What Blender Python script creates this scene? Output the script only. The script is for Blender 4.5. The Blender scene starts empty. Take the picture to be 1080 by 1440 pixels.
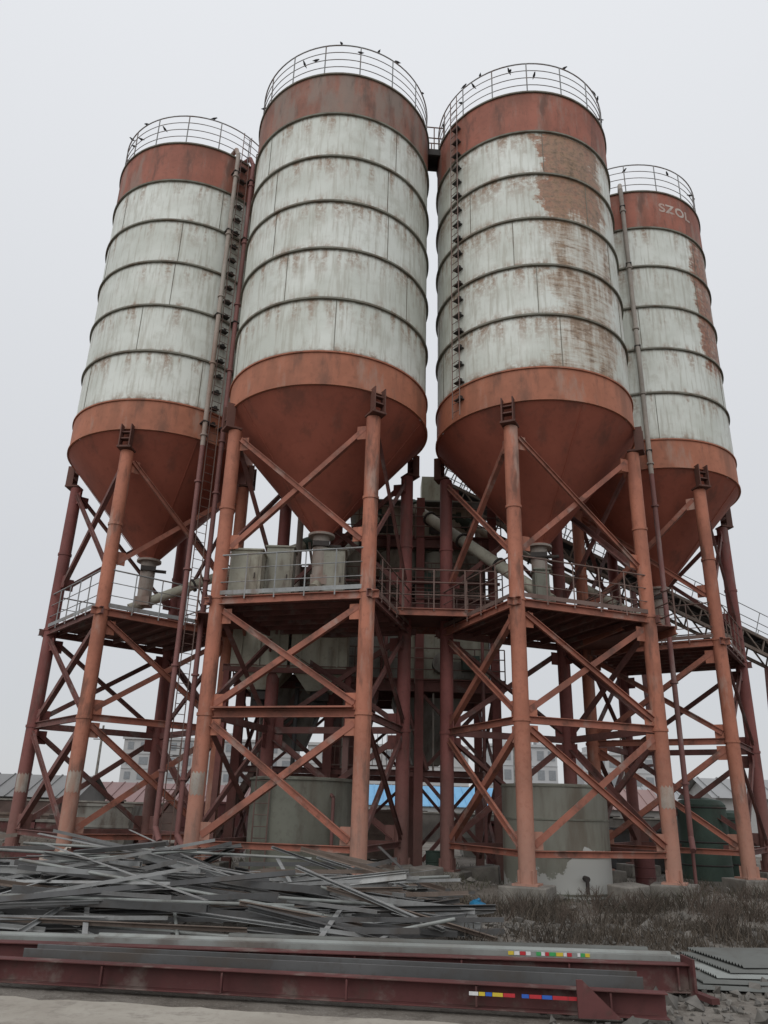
import bpy, math, random
from mathutils import Vector, Matrix, noise
random.seed(7)
C = bpy.context.scene.collection
R_ = math.radians
V = Vector
PITCH = R_(21.2); ROLL = .028; F = 1082.0; H = 2.0
cp, sp_ = math.cos(PITCH), math.sin(PITCH)
def at(x, y, Y=None, z=None):
    """survey helper: photo bearing -> world point at depth Y or height z"""
    x, y = x+ROLL*(y-720), y-ROLL*(x-540)
    u = (720-y)/F; r = (x-540)/F
    fw = cp-u*sp_; zz = sp_+u*cp
    if Y is None: Y = (z-H)*fw/zz
    t = Y/fw
    return V((r*t, Y, H+zz*t))

# ---------------------------------------------------------------- mesh builder
class MB:
    def __init__(s): s.v=[]; s.f=[]; s.sm=[]
    def add(s, vs, fs, smooth=False):
        o=len(s.v); s.v += [tuple(v) for v in vs]
        for f in fs: s.f.append(tuple(i+o for i in f)); s.sm.append(smooth)
    def box(s, c, d, M=None):
        x,y,z=d[0]/2,d[1]/2,d[2]/2
        vs=[V((a*x,b*y,e*z)) for a in(-1,1) for b in(-1,1) for e in(-1,1)]
        if M is not None: vs=[M@v for v in vs]
        vs=[v+V(c) for v in vs]
        s.add(vs,[(0,1,3,2),(4,6,7,5),(0,4,5,1),(2,3,7,6),(0,2,6,4),(1,5,7,3)])
    def sweep(s, prof, p, q, up=(0,0,1), smooth=False):
        p=V(p); q=V(q); d=(q-p).normalized(); up=V(up)
        sd=d.cross(up)
        if sd.length<.05: up=V((0,1,0)); sd=d.cross(up)
        sd.normalize(); u=sd.cross(d)
        n=len(prof); vs=[e+sd*a+u*b for e in(p,q) for a,b in prof]
        fs=[(i,(i+1)%n,(i+1)%n+n,i+n) for i in range(n)]
        s.add(vs,fs,smooth); s.add(vs,[tuple(range(n-1,-1,-1)),tuple(range(n,2*n))])
    def bar(s,p,q,w,h=None,up=(0,0,1)):
        h=h or w; s.sweep([(-w/2,-h/2),(w/2,-h/2),(w/2,h/2),(-w/2,h/2)],p,q,up)
    def tube(s,p,q,r,n=8,r2=None):
        p=V(p); q=V(q); d=(q-p).normalized(); up=V((0,0,1)) if abs(d.z)<.9 else V((1,0,0))
        a=d.cross(up).normalized(); b=a.cross(d); r2=r2 or r
        vs=[e+(a*math.cos(t)+b*math.sin(t))*rr for e,rr in((p,r),(q,r2)) for t in[2*math.pi*i/n for i in range(n)]]
        s.add(vs,[(i,(i+1)%n,(i+1)%n+n,i+n) for i in range(n)],True)
        s.add(vs,[tuple(range(n-1,-1,-1)),tuple(range(n,2*n))])
    def lathe(s,prof,n=64,c=(0,0,0),smooth=True,crisp=True):
        c=V(c)
        segs=[prof[i:i+2] for i in range(len(prof)-1)] if crisp else [prof]
        for pr in segs:
            vs=[]; m=len(pr)
            for i in range(n):
                t=2*math.pi*i/n
                for r,z in pr: vs.append(c+V((r*math.cos(t),r*math.sin(t),z)))
            fs=[(i*m+j,((i+1)%n)*m+j,((i+1)%n)*m+j+1,i*m+j+1) for i in range(n) for j in range(m-1)]
            s.add(vs,fs,smooth)
    def hoop(s,rad,z,r,n=64,c=(0,0,0),k=6,a0=0,a1=2*math.pi):
        full=abs(a1-a0-2*math.pi)<1e-6; vs=[]; c=V(c); N=n if full else n+1
        for i in range(N):
            t=a0+(a1-a0)*i/n
            for j in range(k):
                g=2*math.pi*j/k; rr=rad+r*math.cos(g)
                vs.append(c+V((rr*math.cos(t),rr*math.sin(t),z+r*math.sin(g))))
        fs=[]
        for i in range(n):
            i2=(i+1)%N
            for j in range(k): fs.append((i*k+j,i2*k+j,i2*k+(j+1)%k,i*k+(j+1)%k))
        s.add(vs,fs,True)
    def build(s,name,mat,parent=None,bevel=0):
        me=bpy.data.meshes.new(name); me.from_pydata(s.v,[],s.f); me.update()
        me.polygons.foreach_set('use_smooth',s.sm)
        me.materials.append(mat)
        o=bpy.data.objects.new(name,me); C.objects.link(o)
        if parent: o.parent=parent
        if bevel:
            b=o.modifiers.new('bevel','BEVEL'); b.width=bevel; b.segments=2; b.limit_method='ANGLE'
        return o
def channel(w,h,t): return [(-w/2,-h/2),(w/2,-h/2),(w/2,-h/2+t),(-w/2+t,-h/2+t),(-w/2+t,h/2-t),(w/2,h/2-t),(w/2,h/2),(-w/2,h/2)]
def angle(w,t): return [(-w/2,-w/2),(w/2,-w/2),(w/2,-w/2+t),(-w/2+t,-w/2+t),(-w/2+t,w/2),(-w/2,w/2)]
def ibeam(w,h,t): return [(-w/2,-h/2),(w/2,-h/2),(w/2,-h/2+t),(t/2,-h/2+t),(t/2,h/2-t),(w/2,h/2-t),(w/2,h/2),(-w/2,h/2),(-w/2,h/2-t),(-t/2,h/2-t),(-t/2,-h/2+t),(-w/2,-h/2+t)]
def thing(name,label,cat,loc=(0,0,0),rz=0,group=None):
    o=bpy.data.objects.new(name,None); C.objects.link(o); o.location=loc; o.rotation_euler=(0,0,rz)
    o.empty_display_size=.3
    tag(o,label,cat,group); return o
def tag(o,label,cat,group=None,kind=None):
    o['label']=label; o['category']=cat
    if group: o['group']=group
    if kind: o['kind']=kind
    return o

# ---------------------------------------------------------------- materials
class NT:
    def __init__(s,name,rough=.7,metal=0):
        s.m=bpy.data.materials.new(name); s.m.use_nodes=True; s.t=s.m.node_tree
        s.b=s.t.nodes['Principled BSDF']; s.b.inputs['Roughness'].default_value=rough; s.b.inputs['Metallic'].default_value=metal
        s.co=s.n('ShaderNodeTexCoord').outputs['Object']
    def n(s,t,**k):
        o=s.t.nodes.new(t)
        for a,b in k.items(): setattr(o,a,b)
        return o
    def put(s,i,v):
        if hasattr(v,'is_linked') or isinstance(v,bpy.types.NodeSocket): s.t.links.new(v,i)
        else: i.default_value=v
    def math(s,op,a,b=0,c=0,clamp=False):
        o=s.n('ShaderNodeMath',operation=op,use_clamp=clamp); s.put(o.inputs[0],a); s.put(o.inputs[1],b); s.put(o.inputs[2],c); return o.outputs[0]
    def mapr(s,v,a,b,c=0,d=1):
        o=s.n('ShaderNodeMapRange',interpolation_type='SMOOTHSTEP'); s.put(o.inputs[0],v)
        for i,x in zip((1,2,3,4),(a,b,c,d)): o.inputs[i].default_value=x
        return o.outputs[0]
    def noise(s,scale,vec=None,det=5,rough=.6,sc=(1,1,1)):
        vec=vec or s.co
        if sc!=(1,1,1):
            m=s.n('ShaderNodeVectorMath',operation='MULTIPLY'); s.put(m.inputs[0],vec); m.inputs[1].default_value=sc; vec=m.outputs[0]
        o=s.n('ShaderNodeTexNoise'); s.put(o.inputs['Vector'],vec); o.inputs['Scale'].default_value=scale; o.inputs['Detail'].default_value=det; o.inputs['Roughness'].default_value=rough
        return o.outputs['Fac']
    def mix(s,f,a,b,mode='MIX'):
        o=s.n('ShaderNodeMix',data_type='RGBA',blend_type=mode); s.put(o.inputs[0],f)
        for i,x in((6,a),(7,b)):
            if isinstance(x,tuple): x=(*x[:3],1)
            s.put(o.inputs[i],x)
        return o.outputs[2]
    def done(s,col,bump=None,bs=.2,bd=.02):
        s.put(s.b.inputs['Base Color'],col if not isinstance(col,tuple) else (*col,1))
        if bump is not None:
            o=s.n('ShaderNodeBump'); o.inputs['Strength'].default_value=bs; o.inputs['Distance'].default_value=bd
            s.put(o.inputs['Height'],bump); s.t.links.new(o.outputs[0],s.b.inputs['Normal'])
        return s.m
def weather(name,base,rust=(.16,.055,.03),amt=.45,pale=None,pale_amt=.35,rough=.7,metal=0,sc=1.5,streak=(1,1,.25),spec=.3,dust=None,rnd=0,grime=0):
    t=NT(name,rough,metal); t.b.inputs['Specular IOR Level'].default_value=spec
    n1=t.noise(sc,sc=streak); n2=t.noise(sc*7,det=6); n3=t.noise(sc*.5); n4=t.noise(sc*1.3,det=8,rough=.62,sc=streak)
    c=t.mix(t.mapr(n3,.35,.7),base,tuple(x*.68 for x in base))
    c=t.mix(t.math('MULTIPLY',t.mapr(n1,.62-amt*.3,.82-amt*.2),.7),c,rust)
    c=t.mix(t.math('MULTIPLY',t.mapr(n2,.5,.78),.4),c,tuple(x*.7 for x in rust))
    if pale:
        c=t.mix(t.math('MULTIPLY',t.mapr(n4,.66-pale_amt*.3,.78-pale_amt*.25),.65),c,pale)
    if grime:
        n5=t.noise(sc*1.9,det=7,rough=.65,sc=streak)
        c=t.mix(t.math('MULTIPLY',t.mapr(n5,.52,.68),grime),c,(.075,.05,.04))
    if dust:
        sx=t.n('ShaderNodeSeparateXYZ'); t.put(sx.inputs[0],t.co)
        z=t.math('ADD',sx.outputs[2],t.math('MULTIPLY',n2,2.5))
        c=t.mix(t.math('MULTIPLY',t.mapr(z,6.0,1.2),.5),c,dust)
    if rnd:
        oi=t.n('ShaderNodeObjectInfo').outputs['Random']
        c=t.mix(t.mapr(oi,.45,1.0,0,rnd),c,(.055,.05,.047))
    return t.done(c,n2,.15,.01)
def shell_mat(name,patches=(),base=(.69,.715,.665),streaks=.4,seed=0):
    t=NT(name,.55); sx=t.n('ShaderNodeSeparateXYZ'); t.put(sx.inputs[0],t.co)
    ang=t.math('ARCTAN2',sx.outputs[1],sx.outputs[0]); z=sx.outputs[2]
    cv=t.n('ShaderNodeCombineXYZ'); t.put(cv.inputs[0],t.math('MULTIPLY',ang,3.2)); t.put(cv.inputs[1],z); cv.inputs[2].default_value=seed*7.3
    cyl=cv.outputs[0]
    fine=t.noise(6,cyl,8,.7); st=t.noise(3.5,cyl,5,.6,(1,.16,1)); big=t.noise(.5,cyl,4); st2=t.noise(9,cyl,3,.6,(1,.08,1)); mid=t.noise(1.6,cyl,6,.65)
    fr=t.math('FRACT',t.math('DIVIDE',t.math('SUBTRACT',z,14.65),1.89))
    edge=t.math('ADD',t.mapr(fr,.3,1.0),t.mapr(fr,.22,0.0),clamp=True)
    c=t.mix(t.math('MULTIPLY',t.mapr(big,.35,.7),.75),base,(.49,.51,.45))
    pid=t.n('ShaderNodeTexWhiteNoise',noise_dimensions='2D'); pc=t.n('ShaderNodeCombineXYZ')
    row=t.math('FLOOR',t.math('DIVIDE',t.math('SUBTRACT',z,14.65),1.89)); t.put(pc.inputs[0],row)
    t.put(pc.inputs[1],0.5); t.put(pid.inputs[0],pc.outputs[0])
    c=t.mix(t.math('MULTIPLY',pid.outputs[0],.28),c,(.45,.47,.42))
    c=t.mix(t.math('MULTIPLY',t.mapr(mid,.5,.72),.42),c,(.38,.375,.31))
    c=t.mix(t.math('MULTIPLY',t.mapr(st2,.46,.68),.5),c,(.36,.34,.28))
    ru=t.math('MULTIPLY',t.math('MULTIPLY',t.mapr(st,.60-streaks*.28,.76-streaks*.25),edge),t.mapr(fine,.34,.6))
    c=t.mix(t.math('MULTIPLY',ru,.9),c,(.25,.145,.085))
    line=t.math('MULTIPLY',t.math('ADD',t.mapr(fr,.93,.995),t.mapr(fr,.08,.0),clamp=True),t.mapr(fine,.3,.6))
    c=t.mix(t.math('MULTIPLY',line,.9),c,(.12,.10,.07))
    for a0,hw,z0,z1,k,col in patches:
        wob=t.math('MULTIPLY',t.math('SUBTRACT',t.noise(1.1,cyl,6,.7),.5),R_(hw)*1.6)
        d=t.math('ABSOLUTE',t.math('ADD',t.math('SUBTRACT',ang,R_(a0)),wob))
        dz=t.math('ADD',z,t.math('MULTIPLY',st,2.0))
        m=t.math('MULTIPLY',t.mapr(d,R_(hw)*1.1,R_(hw)*.55),t.math('MULTIPLY',t.mapr(dz,z0+.6,z0+2.6),t.mapr(z,z1+.02,z1-.12)))
        lines=t.noise(3.4,cyl,9,.8,(.6,1.6,1)); hz=t.noise(2.6,cyl,5,.65,(.3,3.4,1))
        s1=t.math('ADD',t.math('MULTIPLY',lines,.5),t.math('ADD',t.math('MULTIPLY',st,.4),t.math('MULTIPLY',hz,.35)))
        v=t.math('ADD',t.math('MULTIPLY',m,k),s1)
        c=t.mix(t.math('MULTIPLY',t.mapr(v,.86,1.12),.6),c,(.37,.26,.18))
        c=t.mix(t.math('MULTIPLY',t.mapr(v,1.0,1.18),.94),c,t.mix(t.mapr(fine,.4,.62),col,tuple(x*.42 for x in col)))
    return t.done(c,t.math('ADD',fine,t.math('MULTIPLY',big,5)),.22,.02)
def flat(name,col,rough=.7,metal=0,var=.3,sc=3,bs=.1):
    t=NT(name,rough,metal); n=t.noise(sc); n2=t.noise(sc*8)
    c=t.mix(t.mapr(n,.3,.7),col,tuple(x*(1-var) for x in col)); c=t.mix(t.math('MULTIPLY',n2,.3),c,tuple(x*(1-var) for x in col))
    return t.done(c,n2,bs,.01)
M={}
M['band']=weather('band_paint',(.45,.175,.105),(.21,.095,.06),.5,(.35,.24,.19),.3,sc=.9,grime=.45)
M['top']=weather('top_band_paint',(.35,.13,.09),(.17,.08,.055),.55,(.28,.20,.165),.5,sc=1.1,grime=.6)
M['band_grey']=weather('band_paint_worn',(.31,.14,.10),(.13,.08,.065),.6,(.235,.205,.175),.75,sc=.9,grime=.6)
M['hopper']=weather('hopper_paint',(.35,.107,.07),(.19,.068,.048),.45,(.28,.15,.115),.15,sc=.6,grime=.4)
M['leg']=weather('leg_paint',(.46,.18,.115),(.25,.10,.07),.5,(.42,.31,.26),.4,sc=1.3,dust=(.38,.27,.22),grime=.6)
M['leg_shaded']=weather('leg_paint_shaded',(.24,.085,.075),(.13,.055,.05),.5,(.22,.155,.14),.3,sc=1.3,dust=(.21,.15,.125),grime=.5)  # leg paint with shade put into its colour, for rear legs and plant columns
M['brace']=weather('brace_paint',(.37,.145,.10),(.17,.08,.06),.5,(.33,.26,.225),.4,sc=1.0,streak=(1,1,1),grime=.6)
M['brace_shaded']=weather('brace_paint_shaded',(.20,.09,.078),(.10,.056,.048),.5,(.22,.185,.17),.4,sc=1.2,streak=(1,1,1),grime=.5)  # brace paint darkened to stand for shade on side, rear and plant steel
M['dark']=weather('dark_iron',(.055,.05,.047),(.085,.05,.035),.4)
M['bracket']=weather('bracket_iron',(.14,.065,.05),(.08,.042,.034),.5)
M['ring']=weather('ring_steel',(.20,.195,.16),(.12,.075,.045),.6,sc=2,streak=(1,1,1))
M['rail']=weather('rail_steel',(.32,.33,.33),(.16,.10,.07),.5,sc=2)
M['rail_brown']=weather('rail_brown',(.20,.135,.115),(.12,.07,.055),.5,sc=2)
M['pipe']=weather('pipe_pale',(.38,.34,.30),(.25,.14,.10),.5,sc=1)
M['pipe_red']=weather('pipe_red',(.25,.115,.105),(.15,.085,.075),.5,(.3,.25,.23),.3,sc=1)
M['cream']=weather('cream_paint',(.47,.465,.38),(.24,.18,.125),.45,(.32,.30,.24),.4,sc=.9,grime=.5)
M['dingy']=weather('dingy_box_paint',(.33,.325,.27),(.17,.13,.095),.5,(.24,.23,.19),.4,sc=1.2,grime=.7)
M['tank']=weather('tank_paint',(.215,.22,.18),(.14,.12,.095),.5,(.28,.28,.24),.3,sc=.8,grime=.4)
M['green']=weather('green_paint',(.065,.10,.08),(.055,.055,.045),.4)
M['deckp']=weather('deck_plate',(.19,.09,.075),(.11,.065,.053),.5)
M['concrete']=flat('footing_concrete',(.26,.24,.21),.9,sc=2,var=.5)
M['galv']=weather('galvanised_steel',(.35,.355,.35),(.15,.13,.11),.45,rough=.5,metal=.25,sc=1.2,streak=(1,1,1),spec=.5,rnd=.85)
M['galv_dark']=weather('dull_steel',(.13,.13,.13),(.095,.075,.06),.45,rough=.55,metal=.3,sc=1.2,streak=(1,1,1))
M['grey_steel']=weather('grey_plant_steel',(.29,.285,.255),(.15,.12,.095),.5,rough=.7,sc=1.0,grime=.6)
M['galv_brown']=weather('rusty_steel',(.19,.15,.125),(.12,.08,.06),.5,sc=1.4,streak=(1,1,1))
M['girder']=weather('girder_paint',(.125,.045,.043),(.08,.038,.034),.45,(.19,.16,.14),.5,sc=1.4,streak=(1,1,1),grime=.6)
M['sheet']=weather('roof_sheet',(.28,.295,.28),(.17,.15,.13),.45,rough=.5,metal=.2,sc=.8,streak=(1,1,1),grime=.4)
M['sheet_dark']=weather('dull_sheet',(.15,.155,.145),(.10,.085,.07),.5,rough=.6,metal=.2,sc=.8,streak=(1,1,1))
M['white']=weather('white_patch',(.44,.40,.35),(.3,.18,.13),.7,(.36,.2,.15),.5,sc=3)
for k,c in(('t_red',(.5,.03,.04)),('t_white',(.7,.7,.7)),('t_blue',(.03,.12,.5)),('t_yellow',(.65,.5,.05)),('t_green',(.05,.35,.1))): M[k]=flat(k+'_tape',c,.4,var=.15,sc=20)

# ---------------------------------------------------------------- silos
RS=3.23; ZB=14.65; DZ=1.89; ZT=ZB+6*DZ; ZC=13.5; ZA=9.95; ZD=7.5; ZL=4.3; ZF=1.1
RL=3.12
SIL={}
def pol(r,a,z=0): a=R_(a); return V((r*math.cos(a),r*math.sin(a),z))
def silo(key,D,az,leg0,label,patches,bandm,ladder=None,pipes=(),seed=0,lowdeck=False,patch_legs=(),streaks=.5):
    X,Y=D*math.sin(R_(az)),D*math.cos(R_(az)); rz=math.atan2(-Y,-X)
    root=thing('cement_silo',label,'silo',(X,Y,0),rz,'four tall cement silos on steel legs')
    SIL[key]=(X,Y,rz,leg0,root)
    b=MB(); b.lathe([(RS,ZB),(RS,ZB+5*DZ)],96); shell=b.build('silo_shell',shell_mat('shell_paint',patches,seed=seed,streaks=streaks),root)
    rr=random.Random(seed)
    for k in range(5):
        off=rr.uniform(0,72)
        for j in range(5):
            b=MB(); e=pol(1,off+j*72+rr.uniform(-8,8))
            b.bar(e*(RS+.002)+V((0,0,ZB+k*DZ+.04)),e*(RS+.002)+V((0,0,ZB+(k+1)*DZ-.04)),.02,.02,e); b.build('weld_seam',M['ring'],shell)
    b=MB(); b.lathe([(RS+.02,ZB+5*DZ),(RS+.02,ZT-.02),(RS-.02,ZT),(.3,ZT+.55),(.05,ZT+.55)],96); b.build('top_band',bandm,root)
    b=MB(); b.lathe([(RS+.02,ZC+.0),(RS+.03,ZC+.0),(RS+.03,ZB-.03),(RS,ZB-.03)],96); sk_=b.build('skirt_band',M['band'],root)
    for z in(ZC+.03,ZB-.02):
        b=MB(); b.lathe([(RS+.03,z-.025),(RS+.075,z-.025),(RS+.075,z+.025),(RS+.03,z+.025)],96); b.build('flange',M['band'],sk_)
    b=MB(); b.lathe([(RS+.01,ZC),(.33,ZA+.1),(.33,ZA)],96); hc=b.build('hopper_cone',M['hopper'],root)
    for a in (40,160,280):
        b=MB(); b.bar(pol(RS-.02,a+leg0,ZC-.05),pol(.36,a+leg0,ZA+.1),.03,.02); b.build('cone_seam',M['hopper'],hc)
    for k in range(1,7):
        b=MB(); z=ZB+k*DZ if k<6 else ZT-.03
        b.lathe([(RS,z-.03),(RS+.075,z-.03),(RS+.075,z+.03),(RS,z+.03)],96,smooth=True)
        b.build('stiffener_ring',M['ring'],root)
    b=MB(); b.lathe([(.0,ZA-.02),(.42,ZA-.02),(.42,ZA+.05),(.3,ZA+.06)],24); b.lathe([(.27,ZA-.02),(.25,ZA-.5),(.25,ZA-1.0),(.2,ZA-1.1)],24)
    o=b.build('outlet_sleeve',M['pipe'],root)
    b=MB(); b.box((0,0,ZA-.3),(.62,.5,.16)); b.tube((0,.25,ZA-.3),(0,.62,ZA-.3),.06); b.build('gate_valve',M['dark'],o)
    b=MB()
    for h,r in((.4,.016),(.75,.016),(1.1,.016),(1.45,.026)): b.hoop(RS-.03,ZT+h,r,80)
    rail=b.build('guard_rail',M['rail'],root)
    for i in range(16):
        b=MB(); a=i*22.5+7; b.tube(pol(RS-.03,a,ZT-.1),pol(RS-.03,a,ZT+1.45),.022,6); b.build('post',M['rail'],rail)
    LA=[leg0+90*i for i in range(4)]
    P=[pol(RL,a) for a in LA]
    for i,a in enumerate(LA):
        a_=(a+180)%360-180; m=M['leg'] if abs(a_)<100 else M['leg_shaded']
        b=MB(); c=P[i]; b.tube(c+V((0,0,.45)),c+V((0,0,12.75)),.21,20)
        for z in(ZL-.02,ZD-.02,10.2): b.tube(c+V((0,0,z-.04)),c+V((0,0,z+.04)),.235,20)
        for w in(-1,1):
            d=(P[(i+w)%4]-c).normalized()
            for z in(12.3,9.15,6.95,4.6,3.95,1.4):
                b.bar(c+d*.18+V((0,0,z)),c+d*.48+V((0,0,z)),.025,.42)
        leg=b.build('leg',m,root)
        b=MB(); b.box(c+V((0,0,.43)),(.62,.62,.05),Matrix.Rotation(R_(a),3,'Z'))
        for w in range(4):
            e=Matrix.Rotation(R_(a+45+90*w),3,'Z')@V((.3,0,0)); b.bar(c+e*.9+V((0,0,.6)),c+e*.5+V((0,0,.6)),.02,.3)
        b.build('base_plate',m,leg)
        b=MB(); rt=Matrix.Rotation(R_(a),3,'Z')
        for w in(-.17,.17): b.box(pol(RS+.14,a)+rt@V((.0,w,0))+V((0,0,13.2)),(.26,.035,.8),rt)
        b.box(pol(RL+.12,a)+V((0,0,12.8)),(.5,.46,.06),rt); b.box(pol(RS+.12,a)+V((0,0,13.1)),(.22,.34,.04),rt); b.box(pol(RS+.1,a)+V((0,0,13.35)),(.16,.34,.04),rt)
        b.build('bracket',M['bracket'],leg)
        if i in patch_legs:
            b=MB(); vs=[]; fs=[]
            for k in range(13):
                t=R_(-62+k*9+seed*4); w_=.03*math.sin(k*2.1)
                vs+=[c+V((.2135*math.cos(t),.2135*math.sin(t),2.25+w_)),c+V((.2135*math.cos(t),.2135*math.sin(t),2.8-w_*1.3))]
            b.add(vs,[(2*k,2*k+2,2*k+3,2*k+1) for k in range(12)],True); b.build('painted_patch',M['white'],leg)
        b=MB(); b.box(c+V((0,0,.2)),(1.15,1.15,.42),Matrix.Rotation(R_(a),3,'Z')); b.build('footing',M['concrete'],root,.03)
    for i in range(4):
        j=(i+1)%4; p,q=P[i],P[j]; d=(q-p).normalized(); mid=(p+q)/2; out=mid.normalized()
        ca=((math.degrees(math.atan2(mid.y,mid.x))+180)%360)-180; fm=M['brace'] if abs(ca)<60 else M['brace_shaded']
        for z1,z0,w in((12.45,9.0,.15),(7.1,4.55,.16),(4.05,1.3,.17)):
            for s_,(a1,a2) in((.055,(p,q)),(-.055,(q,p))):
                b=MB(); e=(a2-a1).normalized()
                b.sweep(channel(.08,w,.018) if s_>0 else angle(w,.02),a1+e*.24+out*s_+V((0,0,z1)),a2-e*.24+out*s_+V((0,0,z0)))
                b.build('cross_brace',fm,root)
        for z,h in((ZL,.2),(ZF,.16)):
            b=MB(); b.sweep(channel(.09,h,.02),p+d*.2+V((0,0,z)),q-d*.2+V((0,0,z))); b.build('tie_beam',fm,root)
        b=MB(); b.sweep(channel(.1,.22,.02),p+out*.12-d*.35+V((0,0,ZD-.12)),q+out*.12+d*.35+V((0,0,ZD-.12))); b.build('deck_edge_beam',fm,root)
    side=RL*math.sqrt(2); rt=Matrix.Rotation(R_(leg0+45),3,'Z')
    b=MB()
    b.box((0,0,ZD+.02),(side+.12,side+.12,.03),rt)
    deck=b.build('deck',M['deckp'],root)
    for k in range(-3,4):
        b=MB(); b.bar(rt@V((-side/2+.1,k*.64,ZD-.1)),rt@V((side/2-.1,k*.64,ZD-.1)),.07,.14)
        b.build('joist',M['brace_shaded'],deck)
    if lowdeck:
        b=MB(); p,q=P[0],P[3]; dd=(q-p).normalized(); b.bar(p+dd*.25+V((0,0,ZL+.14)),q-dd*.25+V((0,0,ZL+.14)),.5,.04); b.build('ledge_plate',M['brace'],root)
    for i in range(4):
        p,q=P[i],P[(i+1)%4]; out=((p+q)/2).normalized(); d=(q-p); L=d.length; d=d.normalized()
        b=MB()
        for h in(.4,.8,1.2): b.tube(p+out*.16+V((0,0,ZD+h)),q+out*.16+V((0,0,ZD+h)),.024 if h>1 else .014,6)
        b.bar(p+out*.16+V((0,0,ZD+.1)),q+out*.16+V((0,0,ZD+.1)),.012,.12)
        rm=M['rail'] if key==1 or (key==2 and i==3) else M['rail_brown']
        r=b.build('deck_railing',rm,root)
        for k in range(1,5):
            c=p+out*.16+d*L*k/5; b=MB(); b.bar(c+V((0,0,ZD-.1)),c+V((0,0,ZD+1.2)),.035); b.build('post',rm,r)
    if ladder is not None:
        z0,z1=(.1,ZT+1.2) if key!=3 else (ZC,ZT+.9)
        e=pol(1,ladder); t=V((-e.y,e.x,0)); o_=RS+.24
        b=MB()
        for s_ in(-.17,.17): b.bar(e*o_+t*s_+V((0,0,z0)),e*o_+t*s_+V((0,0,z1)),.035,.03)
        z=z0+.2
        while z<z1-.1: b.tube(e*o_-t*.17+V((0,0,z)),e*o_+t*.17+V((0,0,z)),.012,5); z+=.3
        ld=b.build('ladder',M['rail_brown'],root)
        z=ZB-.5
        while z<ZT:
            b=MB(); b.box(e*(RS+.11)+V((0,0,z)),(.2,.3,.03),Matrix.Rotation(R_(ladder),3,'Z'))
            b.box(e*(RS+.10)+t*.05+V((0,0,z+.07)),(.1,.1,.11),Matrix.Rotation(R_(ladder),3,'Z'))
            b.build('bracket',M['dark'],ld); z+=.63
    for a,z0,m,r in pipes:
        e=pol(1,a); zz=ZC-.3 if z0<ZC-1 else z0; a0=e*(RS+.27)
        b=MB(); b.tube(a0+V((0,0,zz)),a0+V((0,0,ZT-.1)),r,12)
        z=zz+.4
        while z<ZT: b.tube(a0+V((0,0,z-.03)),a0+V((0,0,z+.03)),r+.04,12); z+=2.8
        top=a0+V((0,0,ZT-.1)); b.tube(top,top+V((0,0,.5))-e*.25,r,12); b.tube(top+V((0,0,.5))-e*.25,top+V((0,0,.6))-e*1.2,r,12)
        pp=b.build('filling_pipe',m,root)
        if zz>z0:
            b=MB(); b.tube(a0+V((0,0,z0)),a0+V((0,0,zz)),r*.95,12); z=z0+1.5
            while z<zz: b.tube(a0+V((0,0,z-.03)),a0+V((0,0,z+.03)),r+.04,12); z+=3
            b.tube(a0+V((0,0,z0)),a0+e*.4+V((0,0,z0-.35)),r,12)
            b.tube(a0+V((0,0,z0+.2)),a0+V((0,0,0.02)),.05,8); b.build('lower_pipe',M['pipe_red'],pp)
        for z in(ZC+.6,ZB+1.89*2,ZB+1.89*4,ZB+1.89*5.5):
            b=MB(); b.bar(e*(RS+.02)+V((0,0,z)),e*(RS+.36)+V((0,0,z)),.22,.04); b.build('pipe_clamp',M['dark'],pp)
    return root
rustc=(.30,.115,.055)
silo(1,27.3,-17.55,-22,'leftmost tall silo, white shell, with ladder and two filling pipes on its right side',[(60,14,15,24,.3,rustc)],M['top'],ladder=25,
     pipes=((19.5,1.4,M['pipe'],.085),(31,1.2,M['pipe_red'],.085)),seed=1,patch_legs=(0,3))
silo(2,22.9,-4.85,25,'nearest tall silo, second from left, cleanest white shell with faint rust on its seams',[(-10,14,14,17,.24,rustc)],M['band_grey'],seed=2,lowdeck=True,patch_legs=(3,),streaks=.6)
silo(3,23.85,12.05,-12,'third silo from left with a large rusty peeling patch down its white shell',[(33,27,19.6,24.1,.66,rustc),(37,32,13.0,24.1,.42,(.25,.155,.085))],M['top'],ladder=-42,seed=3,patch_legs=(1,),streaks=.8)
silo(4,29.7,20.4,33,'rightmost and farthest silo with white letters on its orange top band',[(66,20,17.0,24.1,.55,rustc)],M['top'],pipes=((3,1.5,M['pipe'],.085),),seed=4)
cu=bpy.data.curves.new('t','FONT'); cu.body='SZOL'; cu.size=.58; cu.offset=.02; cu.space_character=1.1
to=bpy.data.objects.new('t',cu); C.objects.link(to); dg=bpy.context.evaluated_depsgraph_get()
me=bpy.data.meshes.new_from_object(to.evaluated_get(dg)); bpy.data.objects.remove(to)
for v in me.vertices:
    a=R_(46)+(v.co.x-.9)/3.0; z=v.co.y; v.co=((RS+.027)*math.cos(a),(RS+.027)*math.sin(a),25.0+z)
me.materials.clear(); me.materials.append(weather('letter_white',(.55,.48,.43),(.36,.17,.12),.7,(.36,.16,.11),.5,sc=3))
lo=bpy.data.objects.new('lettering',me); C.objects.link(lo); lo.parent=SIL[4][4]

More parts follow.
